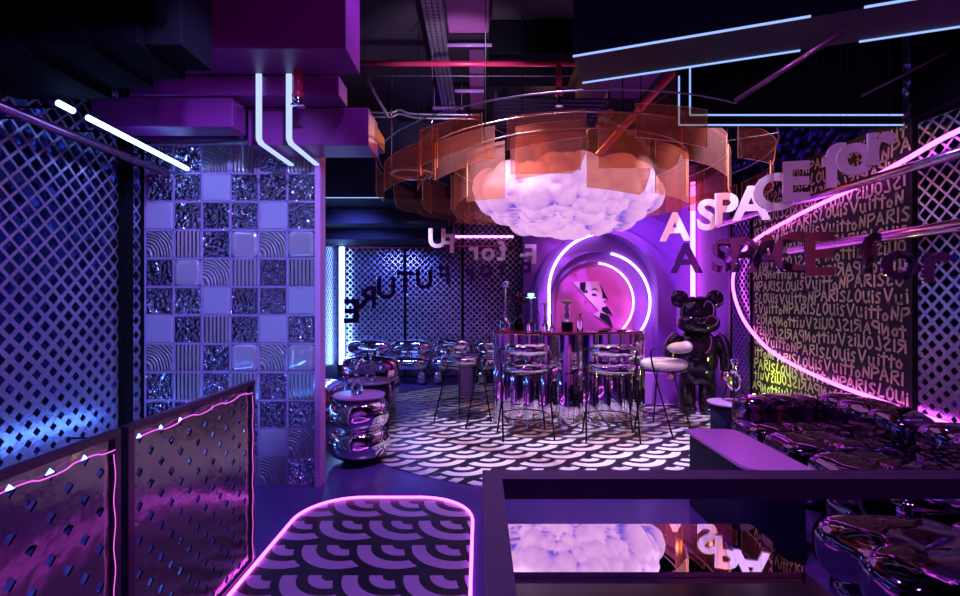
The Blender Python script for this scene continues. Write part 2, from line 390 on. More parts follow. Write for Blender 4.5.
for r in range(20):
    z=y_max-.10-r*R_H; mirror=pat[r]=='M'; s=0.03; k=(r*5)%17
    while s<2.06:
        c=text[k%17]; k+=1; w=WID.get(c,.66)*.13
        if s+w*.8>2.06: break
        dz=random.uniform(-.008,.008)+.01*math.sin(s*3+r); hs=ch*random.uniform(.93,1.12)
        for st in STR[c]:
            pp=[]
            for (a,b) in st:
                u=s+a*.115; 
                pp.append((u+random.uniform(-.002,.002),z+dz+b*hs+random.uniform(-.002,.002)))
            # s runs away from the left edge (Y=5.63) toward the camera when normal
            P3=[(XR-.004,(5.61-u) if not mirror else (3.57+u),v) for u,v in pp]
            for a,b in zip(P3[:-1],P3[1:]):
                d=Vector(b)-Vector(a); L=d.length
                if L<1e-4: continue
                d/=L; nrm=Vector((0,-d.z,d.y))*sw; e=d*sw*.5
                va,vb=Vector(a)-e,Vector(b)+e
                q.add([va+nrm,va-nrm,vb-nrm,vb+nrm],[(0,1,2,3)])
        s+=w
o=obj('handwriting',q,M['paintyellow'],wp,off=wp.location)

# ------------------------------------------------------------------ glass block partition
GY=3.67; BP=.2087
gp=thing('glass_block_partition','tall glass block partition of mixed textured and frosted blocks, lilac end post','partition',(-1.83,GY,0))
rows=['ffwrfr','fflfff','lfdflf','wrdLwL','dLwrdr','ffldfl','ldrdlf','wrfLwL','frfrfr','ddwfdf','fdlflw','dwfrwf']
rows=[r.replace('L','L') for r in rows]
kk={'f':'foil','w':'wave','r':'ribs','l':'frost','d':'drip','L':'lens'}
def blockmesh(kind):
    q=MB(); w=.0985;t=.04
    if kind=='lens': q.puff((0,0,0),(w,.055,w),(.35,.35),nu=40,nv=24); return q
    def ring(a,y): return [(-a,y,-a),(a,y,-a),(a,y,a),(-a,y,a)]
    vs=ring(w-.008,-t)+ring(w,-t+.008)+ring(w,t-.008)+ring(w-.008,t); fs=[(0,1,2,3),(15,14,13,12)]
    for i in range(3):
        for k in range(4):
            l=(k+1)%4; fs.append((i*4+k,(i+1)*4+k,(i+1)*4+l,i*4+l))
    q.add(vs,fs); return q
protos={}
for ri,r in enumerate(rows):
    for ci,c in enumerate(r):
        kd=kk[c]
        if kd not in protos:
            o=obj('glass_block',blockmesh(kd),GM[kd],gp,2 if kd=='lens' else False); protos[kd]=o
        else:
            o=protos[kd].copy(); COL.objects.link(o); o.parent=gp
        zz=BP*(12-ri-.5); xx=-1.208-BP*(6-ci-.5)
        o.location=(xx+1.83,0,zz)
        if kd=='lens': o['label']='glass block with a rounded lens face'
q=MB()
for i in range(13): q.box((-1.208-BP*3,GY,max(.006,i*BP)),(BP*6,.07,.012))
for i in range(7): q.box((-1.208-BP*i,GY,BP*6),(.012,.07,BP*12))
obj('grout_grid',q,M['mortar'],gp,off=gp.location)
q=MB(); q.span((-1.205,GY-.06,0),(-1.165,GY+.06,2.52)); obj('end_post',q,M['post'],gp,off=gp.location)

# ------------------------------------------------------------------ low rail panels at left
RX=-1.19
def rail_panel(y0,y1,label):
    t=thing('railing_panel',label,'railing panel',(RX,(y0+y1)/2,0)); L=t.location
    q=MB(); lattice(q,y0+.03,y1-.03,.03,.925,.119,lambda s,t:(RX,s,t),lambda s,t:.33)
    o=obj('perforated_sheet',q,M['railpanel'],t,off=L); md=o.modifiers.new('so','SOLIDIFY'); md.thickness=.006; md.offset=0
    q=MB()
    q.box((RX,(y0+y1)/2,.94),(.03,y1-y0,.02)); q.box((RX,(y0+y1)/2,.012),(.03,y1-y0,.024))
    q.box((RX,y0+.015,.475),(.03,.03,.92)); q.box((RX,y1-.012,.475),(.03,.024,.92))
    obj('frame',q,M['frame_dark'],t,off=L)
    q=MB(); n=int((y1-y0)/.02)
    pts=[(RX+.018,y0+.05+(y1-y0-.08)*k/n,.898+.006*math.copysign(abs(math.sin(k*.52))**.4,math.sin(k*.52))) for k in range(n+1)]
    q.tube(pts,.0018,6); obj('neon_or_reflection_tube',q,M['pinkreflect'],t,2,off=L)  # glowing line added as the floor neon's reflection along the panel top
    q=MB(); pts=[(RX+.018,y1-.032+.004*math.sin(k*.9),.02+.86*k/40) for k in range(41)]
    q.tube(pts,.0012,6); obj('neon_or_reflection_tube',q,M['pinkreflect'],t,2,off=L)  # same imitated reflection, running up the panel's far edge
    return t
rail_panel(1.655,2.585,'perforated metal railing panel nearer the glass blocks, painted pink neon reflection')
rail_panel(.70,1.62,'perforated metal railing panel in the lower left corner, painted pink neon reflection')

# ------------------------------------------------------------------ floor graphics
q=MB(); cx,cy,R_=.75,5.8,2.30
q.lathe([(R_,.001),(R_,.006)],(0,0,0),96); m=scallop('scallop tile circle',.30,math.radians(-45))
o=obj('floor_circle',q,m); o.location=(cx,cy,0); o.name='patterned_rug'; tag(o,'large round black and white wave patterned floor mat under the bar table','floor mat')
def rrect(x0,x1,y0,y1,r,n=12):
    pts=[]
    for (a,b,s) in((x1-r,y1-r,0),(x0+r,y1-r,90),(x0+r,y0+r,180),(x1-r,y0+r,270)):
        for k in range(n+1):
            t=math.radians(s+90*k/n); pts.append((a+r*math.cos(t),b+r*math.sin(t)))
    return pts
x0,x1,y0,y1=-1.155,-.045,.2,3.40
path=rrect(x0,x1,y0,y1,.36)
q=MB(); q.prism(path,.001,.006); o=obj('floor_path_mat',q,scallop('scallop tile path',.30,0,light=(.46,.34,.56),off=(.257,-.175)))
tag(o,'wave patterned walkway mat framed by pink neon in the foreground','floor mat')
q=MB(); q.tube([(p[0],p[1],.012) for p in path],.0085,8,closed=True); o=obj('floor_neon',q,M['pinkneon'],None,2); tag(o,'magenta neon outline lying around the walkway mat','neon light')

# ------------------------------------------------------------------ neon tubes and rails on the walls
def tube_thing(name,pts,r,m,label,cat,n=8,group=None,mounts=()):
    c=Vector(pts[0]); q=MB()
    if mounts:
        t=thing(name,label,cat,c,0,group); q.tube(pts,r,n); obj('tube',q,m,t,2,off=c)
        for a,b in mounts:
            q=MB(); q.tube([a,b],.006,6); obj('bracket',q,M['black'],t,2,off=c)
        return t
    q.tube(pts,r,n); o=obj(name,q,m,None,2,off=c); o.location=c; return tag(o,label,cat,group)
def smooth_pts(P,n=10):
    P=[Vector(p) for p in P]; out=[]
    for i in range(len(P)-1):
        a=P[max(i-1,0)];b=P[i];c=P[i+1];d=P[min(i+2,len(P)-1)]
        for k in range(n):
            t=k/n; out.append(.5*((2*b)+(c-a)*t+(2*a-5*b+4*c-d)*t*t+(3*b-a-3*c+d)*t**3))
    return out+[P[-1]]
rp=lambda x,y,X=3.04: W(x,y,X*F/(x-480))
tube_thing('neon_loop',smooth_pts([(3.04,2.2,2.52),rp(960,130),rp(905,160),rp(850,190),rp(800,214),rp(755,240),rp(739,258),rp(733,278),rp(735,298),rp(745,322),rp(765,346),rp(790,363),rp(830,382),rp(870,397),rp(920,415),(3.04,2.2,.50)]),.017,M['pinkneon'],'long magenta neon loop sweeping across the right wall and writing panel','neon light')
tube_thing('neon_or_reflection_tube',[(2.98,6.93,.2),(2.98,6.93,3.0)],.035,M['pinkneon2'],'vertical pink neon tube beside the alcove, above the bear figure','neon light',mounts=[((2.98,6.93,z),(3.06,6.93,z)) for z in(1.8,2.8)])
tube_thing('neon_or_reflection_tube',[(-2.36,8.45,.25),(-2.36,8.45,2.25)],.045,M['blueneon'],'vertical blue white neon tube in the far left corner','neon light',mounts=[((-2.36,8.45,z),(-2.36,8.69,z)) for z in(.5,2.1)])
tube_thing('neon_or_reflection_tube',[(-2.13,2.69,2.36),(-2.13,3.60,2.32)],.016,M['blueneon'],'slanting blue white neon tube above the left lattice','neon light',mounts=[((-2.13,y,2.34),(-2.465,y,2.34)) for y in(2.85,3.3)])
tube_thing('neon_or_reflection_tube',[(-2.13,3.78,2.31),(-2.13,6.0,2.25)],.02,M['blueneon'],'blue neon tube glowing behind the top of the glass blocks','neon light',mounts=[((-2.13,y,2.28),(-2.465,y,2.28)) for y in(4.2,5.5)])
tube_thing('led_strip',[(-2.43,3.8,.12),(-2.43,6.4,.12)],.02,M['blueneon'],'added blue strip light low behind the glass blocks','strip light',mounts=[((-2.43,y,.12),(-2.43,y,.0)) for y in(4.2,5.8)])  # strip added to light the glass blocks from behind
tube_thing('neon_or_reflection_tube',[(-2.13,2.50,2.365),(-2.13,2.59,2.36)],.016,M['blueneon'],'short stub of blue neon left of the slanting tube','neon light',mounts=[((-2.13,2.54,2.36),(-2.465,2.54,2.36))])
tube_thing('led_strip',[(-2.12,.9,.53),(-2.12,3.58,.53)],.016,M['bluestrip'],'blue strip light low behind the railing panels','strip light',mounts=[((-2.12,y,.53),(-2.465,y,.53)) for y in(1,1.9,3.0)])
tube_thing('led_strip',[(-2.12,3.76,.53),(-2.12,5.4,.53)],.02,M['bluestrip'],'bright blue strip light shining low through the glass blocks','strip light',mounts=[((-2.12,y,.53),(-2.465,y,.53)) for y in(4,5.2)])
tube_thing('wall_rail',[(-2.28,.8,2.29),(-2.28,3.60,2.29)],.028,M['rail'],'plum metal rail along the left lattice wall','rail',mounts=[((-2.28,y,2.29),(-2.465,y,2.29)) for y in(1.4,2.5,3.4)])
tube_thing('wall_rail',[(2.99,1.6,2.285),(2.99,6.2,2.285)],.036,M['rail2'],'upper metal rail along the right wall','rail',mounts=[((2.99,y,2.285),(3.10,y,2.285)) for y in(2,3.5,5)])
tube_thing('wall_rail',[(2.93,1.6,1.825),(2.93,4.66,1.825)],.042,M['rail2'],'lower metal rail ending in front of the writing panel','rail',mounts=[((2.93,y,1.825),(3.10,y,1.825)) for y in(2,3.4,4.5)])
tube_thing('wall_rail',[(-2.40,8.60,2.265),(.6,8.60,2.265)],.02,M['redpipe'],'red rail across the top of the back wall','rail',mounts=[((x,8.60,2.265),(x,8.69,2.265)) for x in(-2,-1,.2)])
tube_thing('led_strip',[(-.5,8.62,2.45),(.58,8.62,2.45)],.02,M['pinkneon2'],'pink strip light over the back wall rail','strip light',mounts=[((x,8.62,2.45),(x,8.69,2.45)) for x in(-.3,.4)])

# ------------------------------------------------------------------ soffits
def soffit(label,a,b,m,name='ceiling_soffit',grp=None):
    q=MB(); q.span(a,b); c=Vector(((a[0]+b[0])/2,(a[1]+b[1])/2,b[2])); o=obj(name,q,m,off=c); o.location=c
    md=o.modifiers.new('bv','BEVEL'); md.width=.004; md.segments=1
    return tag(o,label,'soffit',grp)
soffit('plum soffit box with the highest underside, nearest of the stepped three',(-2.2,2.777,2.78),(-.752,3.10,ZC),M['purplebox'])
soffit('middle plum soffit box of the stepped three above the glass blocks',(-2.2,3.105,2.652),(-.885,3.30,2.775),M['purplebox'])
soffit('lowest plum soffit box right above the glass block partition',(-1.55,3.305,2.40),(-.745,3.60,2.65),M['purplebox'])
soffit('plum soffit slab running above the top of the glass block partition',(-2.45,3.605,2.53),(-.76,3.95,2.65),M['purplebox'])
soffit('long plum fascia left of the hanging strip lights',(-2.45,3.12,2.46),(-1.56,3.30,2.645),M['purplebox'])
for i,(Y,z,xa,xb,la) in enumerate([(2.62,2.43,-2.45,-1.945,'leftmost'),(2.55,2.46,-1.943,-1.68,'second from left'),(2.48,2.475,-1.678,-1.472,'third from left'),(2.42,2.49,-1.47,-1.31,'rightmost')]):
    soffit('black stepped soffit box, '+la+' of the four',(xa,Y-.55+i*.1,z),(xb,Y,ZC-.0),M['black'])
soffit('black soffit filling the upper left corner',(-2.45,1.0,2.62),(-1.2,2.0,ZC),M['black'])
soffit('black soffit against the left wall above the lattice',(-2.69,1.0,2.63),(-2.455,3.3,ZC),M['black'])
# right rotated soffit
a=W(573,57,3.12); b=W(577,81,3.47)
ang=math.atan2(-.45,1.22)
t=thing('ceiling_soffit','slanting navy soffit box at upper right edged with two light lines','soffit',(a.x,a.y,2.90),ang)
q=MB(); q.span((0,0,0),(2.9,.40,.42)); obj('soffit_box',q,M['navy'],t)
q=MB(); q.span((.0,-.010,-.004),(1.28,.0,.006)); q.span((1.52,-.010,-.004),(1.80,.0,.006)); obj('light_line',q,M['stripdim'],t)
q=MB(); q.span((.0,.385,-.010),(1.32,.395,-.001)); q.span((1.62,.385,-.010),(2.1,.395,-.001)); obj('light_line',q,M['stripdim'],t)
q=MB(); q.span((0,.06,.42),(2.9,.4,1.29)); obj('upper_box',q,M['black'],t)
t=thing('ceiling_soffit','low black soffit box at right outlined by a double light line','soffit',(2.2,3.6,2.64))
L=t.location
q=MB(); q.span((1.447,3.61,2.638),(3.08,3.66,3.45)); obj('soffit_box',q,M['black'],t,off=L)
def frame_line(pts,Y,w,m,nm,t,L):
    q=MB()
    for (a,b) in zip(pts[:-1],pts[1:]): q.bar(W(*a,Y),W(*b,Y),w,w)
    obj(nm,q,m,t,off=L)
frame_line([(690,64),(690,115),(903,115)],3.60,.009,M['stripdim'],'light_line',t,L)
frame_line([(679,76),(679,125),(903,125)],3.60,.009,M['stripdim'],'light_line',t,L)
soffit('navy soffit box filling the upper right corner of the ceiling',(1.9,1.2,3.0),(3.10,2.0,ZC),M['navy'])
soffit('black soffit running along the top of the right wall',(3.04,1.0,2.645),(3.33,3.50,ZC),M['black'])
# thin slanting bars standing in for edges of other soffit blocks
tube_thing('block_edge_bar',[W(735,101,2.5),W(845,31,2.1)],.012,M['frame_dark'],'thin slanting plum bar standing in for a soffit block edge at right','soffit edge')
tube_thing('block_edge_bar',[W(862,96,2.5),W(946,53,2.2)],.006,M['frame_dark'],'short slanting bar standing in for a block edge at the far upper right','soffit edge')
# back left navy steps
for i,(Y,xa,xb,zb,zt,la) in enumerate([(6.2,-2.45,-.36,2.62,2.80,'tallest'),(6.9,-2.45,-.45,2.42,2.62,'middle'),(7.5,-2.45,-.42,2.27,2.42,'lowest')]):
    soffit('navy stepped soffit at the back left, '+la+' of three',(xa,Y,zb),(xb,Y+.9,zt+.9),M['navy'])
tube_thing('light_line',[(-1.95,6.17,2.63),(-1.2,6.17,2.63)],.006,M['stripdim'],'faint line light under the tallest back left soffit','strip light',mounts=[((x,6.17,2.63),(x,6.2,2.63)) for x in(-1.8,-1.3)])
for i,(x,X) in enumerate([(260,-1.378),(290,-1.19)]):
    pts=[(X,3.085,2.776),(X,3.085,2.372),(X+.0,3.12,2.352),(X,3.62,2.352)]
    q=MB(); 
    for a_,b_ in zip(pts[:-1],pts[1:]): q.bar(a_,b_,.034,.012 if a_[2]!=b_[2] else .012)
    c=Vector(pts[0]); o=obj('strip_light',q,M['strip'],off=c); o.location=c
    tag(o,('left' if i==0 else 'right')+'-hand white strip light bending under the plum soffit','strip light','pair of bent strip lights')

# ------------------------------------------------------------------ ceiling services
t=thing('cable_tray','perforated grey cable tray running away under the open ceiling','cable tray',(-.42,5.4,3.9)); L=t.location
q=MB(); q.span((-.50,3.9,3.90),(-.33,7.2,3.905)); q.span((-.503,3.9,3.90),(-.497,7.2,3.96)); q.span((-.333,3.9,3.90),(-.327,7.2,3.96)); obj('tray',q,M['steel'],t,off=L)
q=MB()
for k in range(60):
    for x in(-.465,-.415,-.365): q.span((x-.006,3.95+k*.054,3.897),(x+.006,3.98+k*.054,3.8995))
obj('slots',q,M['black'],t,off=L)['kind']='stuff'
q=MB(); q.bar((-.62,6.5,3.87),(-.22,6.5,3.87),.05,.03); 
for x in(-.6,-.24): q.tube([(x,6.5,3.87),(x,6.5,ZC)],.006,6)
obj('hanger',q,M['purple'],t,off=L)
def pipe(label,pts,r,m,cat='pipe'): return tube_thing('ceiling_pipe',pts,r,m,label,cat)
pipe('long red sprinkler pipe crossing the open ceiling',[(-1.3,4.9,3.70),(.98,4.9,3.70)],.028,M['redpipe'])
def sprinkler(loc,lab,rz=.42):
    t=thing('sprinkler',lab,'sprinkler',loc)
    q=MB(); q.tube([(0,0,.0),(0,0,-rz*.55)],.028,10); q.tube([(0,0,-rz*.55),(0,0,-rz*.72)],[.028,.04],10); dp=obj('drop_pipe',q,M['redpipe'],t,2)
    q=MB(); q.lathe([(.022,-rz*.72),(.03,-rz*.78),(.012,-rz*.84),(.03,-rz*.9),(.012,-rz*.93),(.045,-rz*.96),(.045,-rz)],n=12); obj('sprinkler_head',q,M['chromeflat'],dp,2)
sprinkler((.78,4.9,3.69),'sprinkler head hanging from the long red pipe')
sprinkler((-1.12,3.05,2.78),'sprinkler head under the plum soffit next to the bent strip lights',.22)
pipe('thick red diagonal pipe dropping toward the cloud lamp',[W(682,60,4.2),W(675,70,4.2),W(598,155,5.2)],.035,M['redpipe'])
pipe('thin beige diagonal conduit beside the plum soffit',[W(358,62,4.6),W(388,117,4.8)],.014,M['steel'])
pipe('upper of two grey conduits with a kink behind the amber panels',smooth_pts([W(366,112,5.6),W(390,113,5.6),W(400,110,5.6),W(415,114,5.6),W(480,115,5.6)],5),.014,M['steel'])
pipe('lower of two grey conduits with a kink behind the amber panels',smooth_pts([W(366,116,5.6),W(390,117,5.6),W(400,114,5.6),W(420,118,5.6),W(480,119,5.6)],5),.014,M['steel'])
pipe('violet pipe stub right of the cable tray',[W(447,45,5),W(492,45,5)],.02,M['purple'])
pipe('lower violet pipe stub right of the cable tray',[W(455,91,5.6),W(484,91,5.6)],.02,M['purple'])
pipe('orange bent conduit loop on the ceiling',smooth_pts([W(622,127,5.2),W(600,127,5.2),W(597,123,5.2),W(606,111,5.2),W(614,112,5.2),W(606,125,5.2),W(622,126,5.2)],4),.014,mat('copper',(.8,.3,.12),.4,.8))
for k,yy in enumerate((22,28,76)): pipe(['first thin ceiling wire from the top','second thin ceiling wire from the top','third thin ceiling wire, nearest the amber panels'][k],[W(362,yy,5.5),W(574,yy,5.5)],.006,M['steel'])
t=thing('air_unit','black air conditioning unit hanging between the soffits','air conditioner',(.5,5.3,3.7)); L=t.location
q=MB(); q.span((.10,5.0,3.86),(1.02,5.8,4.18)); obj('housing',q,M['black'],t,off=L)
q=MB()
for k in range(9): q.span((.2,5.85+k*.12,3.72),(1.5,5.91+k*.12,3.74))
q.span((.17,5.8,3.70),(.20,7.0,3.80)); q.span((1.5,5.8,3.70),(1.53,7.0,3.80)); obj('louvre_grille',q,M['darkwall'],t,off=L)
q=MB(); q.span((1.25,5.0,4.0),(2.1,6.5,4.18)); o=obj('ceiling_duct',q,mat('violet duct paint',(.10,.04,.13),.6),off=(1.6,5.7,4.1)); o.location=(1.6,5.7,4.1); tag(o,'violet duct under the ceiling right of the black air unit','duct')
q=MB(); q.span((-.3,4.0,3.95),(.08,4.8,4.19)); o=obj('ceiling_duct',q,mat('plum duct paint',(.22,.06,.20),.6),off=(0,4.4,4.1)); o.location=(0,4.4,4.1); tag(o,'plum duct box at the top edge right of the cable tray','duct')
q=MB(); q.span((-.12,5.6,3.9),(.05,6.6,4.19)); o=obj('ceiling_duct',q,mat('plum duct paint',(.22,.06,.20),.6),off=(0,6,4.1)); o.location=(0,6,4.1); tag(o,'narrow plum duct farther back beside the cable tray','duct')

# ------------------------------------------------------------------ cloud lamp
CC=Vector((.92,5.35,2.53))
import bmesh
bm=bmesh.new(); bmesh.ops.create_icosphere(bm,subdivisions=6,radius=1)
import numpy as np
rng=np.random.RandomState(5)
D=np.array([v.co.normalized()[:] for v in bm.verts])
cs=[];rs=[]
for k in range(230):
    g=(k+.5)/230; z=1-2*g; a=k*2.399963; q_=math.sqrt(1-z*z)
    jx=rng.uniform(-.1,.1,3); cs.append(((q_*math.cos(a)+jx[0])*.80,(q_*math.sin(a)+jx[1])*.74,(z+jx[2])*(.13 if z>0 else .30))); rs.append(rng.uniform(.10,.21))
for k in range(420):
    z=rng.uniform(-1,.6); a=rng.uniform(0,6.283); q_=math.sqrt(1-z*z); cs.append((q_*math.cos(a)*.90,q_*math.sin(a)*.84,z*(.16 if z>0 else .38))); rs.append(rng.uniform(.05,.10))
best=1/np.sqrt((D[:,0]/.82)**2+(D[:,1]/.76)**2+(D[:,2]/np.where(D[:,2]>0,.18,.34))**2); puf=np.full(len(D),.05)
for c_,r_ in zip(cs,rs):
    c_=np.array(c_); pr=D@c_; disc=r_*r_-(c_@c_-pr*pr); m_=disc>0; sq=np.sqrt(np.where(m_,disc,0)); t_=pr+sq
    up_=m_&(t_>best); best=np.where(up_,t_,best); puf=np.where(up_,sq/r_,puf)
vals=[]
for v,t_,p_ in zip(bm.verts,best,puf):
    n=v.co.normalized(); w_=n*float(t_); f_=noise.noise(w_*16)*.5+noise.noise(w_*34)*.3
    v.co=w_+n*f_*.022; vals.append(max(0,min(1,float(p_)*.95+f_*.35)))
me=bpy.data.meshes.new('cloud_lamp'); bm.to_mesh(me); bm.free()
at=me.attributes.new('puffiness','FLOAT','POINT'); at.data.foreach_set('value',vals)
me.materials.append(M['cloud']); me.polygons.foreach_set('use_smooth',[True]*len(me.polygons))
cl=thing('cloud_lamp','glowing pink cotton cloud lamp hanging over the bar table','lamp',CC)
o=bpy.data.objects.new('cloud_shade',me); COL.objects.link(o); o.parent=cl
for dx,dy in((-.5,-.42),(.5,-.42)):
    q=MB(); q.tube([(dx,dy,.1),(dx,dy,ZC-CC.z)],.006,6)
    obj('hanging_rod',q,M['legs'],cl)
# ------------------------------------------------------------------ amber acrylic chandelier
random.seed(11)
ch_=thing('acrylic_chandelier','tiered chandelier of curved amber acrylic panels around the cloud lamp','chandelier',(CC.x,CC.y,3.1))
def apanel(R,a0,a1,z0,z1,cut=0,rd=0):
    q=MB(); n=10; th=.008; vs=[]
    for k in range(n+1):
        a=math.radians(a0+(a1-a0)*k/n); f=k/n
        lo=z0+cut*f+(rd*(max(0,(f-.8)/.2))**2)
        for rr in(R,R+th):
            vs+=[(rr*math.cos(a),rr*math.sin(a),lo-3.1),(rr*math.cos(a),rr*math.sin(a),z1-3.1)]
    fs=[];ms=[]
    for k in range(n):
        a=4*k;b=4*k+4
        fs+=[(a,b,b+1,a+1)];ms+=[0]
        fs+=[(a+2,a+3,b+3,b+2)];ms+=[0]
        fs+=[(a,a+2,b+2,b)];ms+=[1]
        fs+=[(a+1,b+1,b+3,a+3)];ms+=[1]
    fs+=[(0,1,3,2),(4*n,4*n+2,4*n+3,4*n+1)];ms+=[1,1]
    q.add(vs,fs); q.m=ms
    return obj('acrylic_panel',q,[M['acrylic'],M['acrylic_edge']],ch_)
for R,z0,z1,step,wd,nn in((1.22,2.34,2.80,30,30,12),(1.58,2.42,2.80,26,24,14),(1.98,2.42,2.68,24,19,15)):
    for k in range(nn):
        a0=k*step+random.uniform(-3,3)+(9 if R>1.3 else 0); dz=random.uniform(-.07,.07)
        c_=((a0+wd/2)%360)
        if R>1.9 and 20<c_<120: continue
        apanel(R+random.uniform(-.05,.05),a0,a0+wd+random.uniform(-4,4),z0+dz,z1+dz+random.uniform(-.1,.06),random.uniform(-.08,.08),random.choice([0,0,.2]))
q=MB()
for R in(1.22,1.58,1.98): q.tube([(R*math.cos(2*PI*k/60),R*math.sin(2*PI*k/60),-.30) for k in range(60)],.006,6,closed=True)
obj('support_ring',q,M['steel'],ch_,2)
for k in range(8):
    q=MB(); a=2*PI*k/8+.2; q.tube([(1.58*math.cos(a),1.58*math.sin(a),-.30),(1.58*math.cos(a),1.58*math.sin(a),ZC-3.1)],.004,6); q.tube([(1.22*math.cos(a),1.22*math.sin(a),-.30),(1.98*math.cos(a),1.98*math.sin(a),-.30)],.005,6)
    obj('hanging_wire',q,M['legs'],ch_)
# chrome hoop
q=MB(); c=W(412,174,4.9); q.tube([(c.x+.20*math.cos(2*PI*k/40),c.y+.20*math.sin(2*PI*k/40),c.z) for k in range(40)],.022,8,closed=True)
for k in(0,20): q.tube([(c.x+.20*math.cos(2*PI*k/40),c.y,c.z),(c.x+.20*math.cos(2*PI*k/40),c.y,ZC)],.004,6)
o=obj('ceiling_hoop',q,M['chromeflat'],None,2,off=c); o.location=c; tag(o,'chrome hoop hanging left of the cloud lamp','hoop')

# ------------------------------------------------------------------ hanging letters
_cache={}
def letter_mesh(chh,m,size):
    key=(chh,m.name,size)
    if key in _cache: return _cache[key]
    cu=bpy.data.curves.new('t','FONT'); cu.body=chh; cu.size=size; cu.extrude=.012; cu.offset=.012*size/.4; cu.align_x='CENTER'; cu.resolution_u=4
    o=bpy.data.objects.new('t',cu); COL.objects.link(o); dg=bpy.context.evaluated_depsgraph_get(); dg.update()
    me=bpy.data.meshes.new_from_object(o.evaluated_get(dg)); bpy.data.objects.remove(o)
    me.transform(Matrix.Rotation(PI/2,4,'X')); me.materials.clear(); me.materials.append(m); _cache[key]=me; return me
def hang_letter(chh,pxl,pyb,Y,m,label,rz=0,tilt=0,size=.41,grp=None):
    p=W(pxl,pyb,Y); t=thing('sign_letter',label,'letter',p,rz,grp)
    me=letter_mesh(chh,m,size); o=bpy.data.objects.new('letter_face',me); COL.objects.link(o); o.parent=t; o.rotation_euler=(tilt,0,0)
    q=MB(); hh=size*.66
    for dx in(-.05,.05): q.tube([(dx,0,hh*.9),(dx,0,max(.1,ZC-p.z))],.0008,4)
    obj('hanging_wire',q,M['legs'],t)
up=[('A',675,240,5.1),('S',707,229,4.8),('P',725,224,4.55),('A',751,219,4.3),('C',772,209,4.0),('E',795,199,3.75),('f',832,186,3.35),('o',855,173,3.25),('r',879,163,3.15)]
nth={0:'first A',1:'S',2:'P',3:'second A',4:'C',5:'E',6:'small f',7:'small o',8:'small r'}
for i,(c,x,y,Y) in enumerate(up): hang_letter(c,x,y,Y,M['letter_pinklit'],'hanging mirror letter with pink reflection painted in, '+nth[i]+' of the upper right row',rz=-.25,size=.40)
lo=[('A',686,272,5.1),('S',722,271,4.7),('P',742,271,4.4),('A',768,271,4.1),('C',793,271,3.8),('E',818,274,3.55),('f',868,272,3.3),('o',899,278,3.15),('r',934,281,3.0)]
for i,(c,x,y,Y) in enumerate(lo): hang_letter(c,x,y,Y,M['letter_dark'],'dark mirror letter, '+nth[i]+' of the lower right row',rz=-.25,size=.42 if i<6 else .36)
ul=[('E',531,263,6.8),('f',503,259,7.0),('o',488,260,7.1),('r',474,259,7.1),('F',449,252,7.0),('U',437,247,6.8)]
for i,(c,x,y,Y) in enumerate(ul): hang_letter(c,x,y,Y,M['letter_pinklit'],'hanging mirror letter from behind, pale reflection painted in, '+['capital E','small f','small o','small r','capital F','capital U'][i]+' of the upper left row',rz=PI+.2,size=.36)
ll=[('E',526,272,6.6),('f',502,275,6.8),('o',486,277,6.9),('r',470,280,6.9),('F',445,284,6.7),('U',424,288,6.4),('T',405,291,6.1),('U',386,298,5.8),('R',368,308,5.5),('E',352,322,5.2)]
w_=['E beside the alcove','small f','small o','small r','capital F','U nearer the f','T','U nearer the corner','capital R','E at the lower left end']
for i,(c,x,y,Y) in enumerate(ll): hang_letter(c,x,y,Y,M['letter_dark'],'dark mirror letter from behind, '+w_[i]+', lower left row',rz=PI+.2+.03*i,size=.34,tilt=.0)

# ------------------------------------------------------------------ bar table
bt=thing('bar_table','large fluted mirror chrome bar table with dark glossy top under the cloud','table',(.97,5.75,0))
def flut(rx,ry,amp,nf,n=480):
    pts=[]
    for k in range(n):
        a=2*PI*k/n; e=.75; x=math.copysign(abs(math.cos(a))**e,math.cos(a))*rx; y=math.copysign(abs(math.sin(a))**e,math.sin(a))*ry
        g=abs(math.sin(a*nf/2)); s=1+amp*(g-.6); lob=1+.06*math.cos(3*a+.5)
        pts.append((x*s*lob,y*s*lob))
    return pts
q=MB(); q.prism(flut(.83,.49,.09,30),.0,.990,.006); obj('fluted_body',q,M['chromeflat'],bt,True)
q=MB(); q.prism(flut(.81,.47,.09,30),.991,1.01,.004); obj('table_top',q,mat('black top with red reflection',(.22,.02,.05),.10,.6,coat=.5),bt,True)  # red reflection of the amber panels painted into the black top
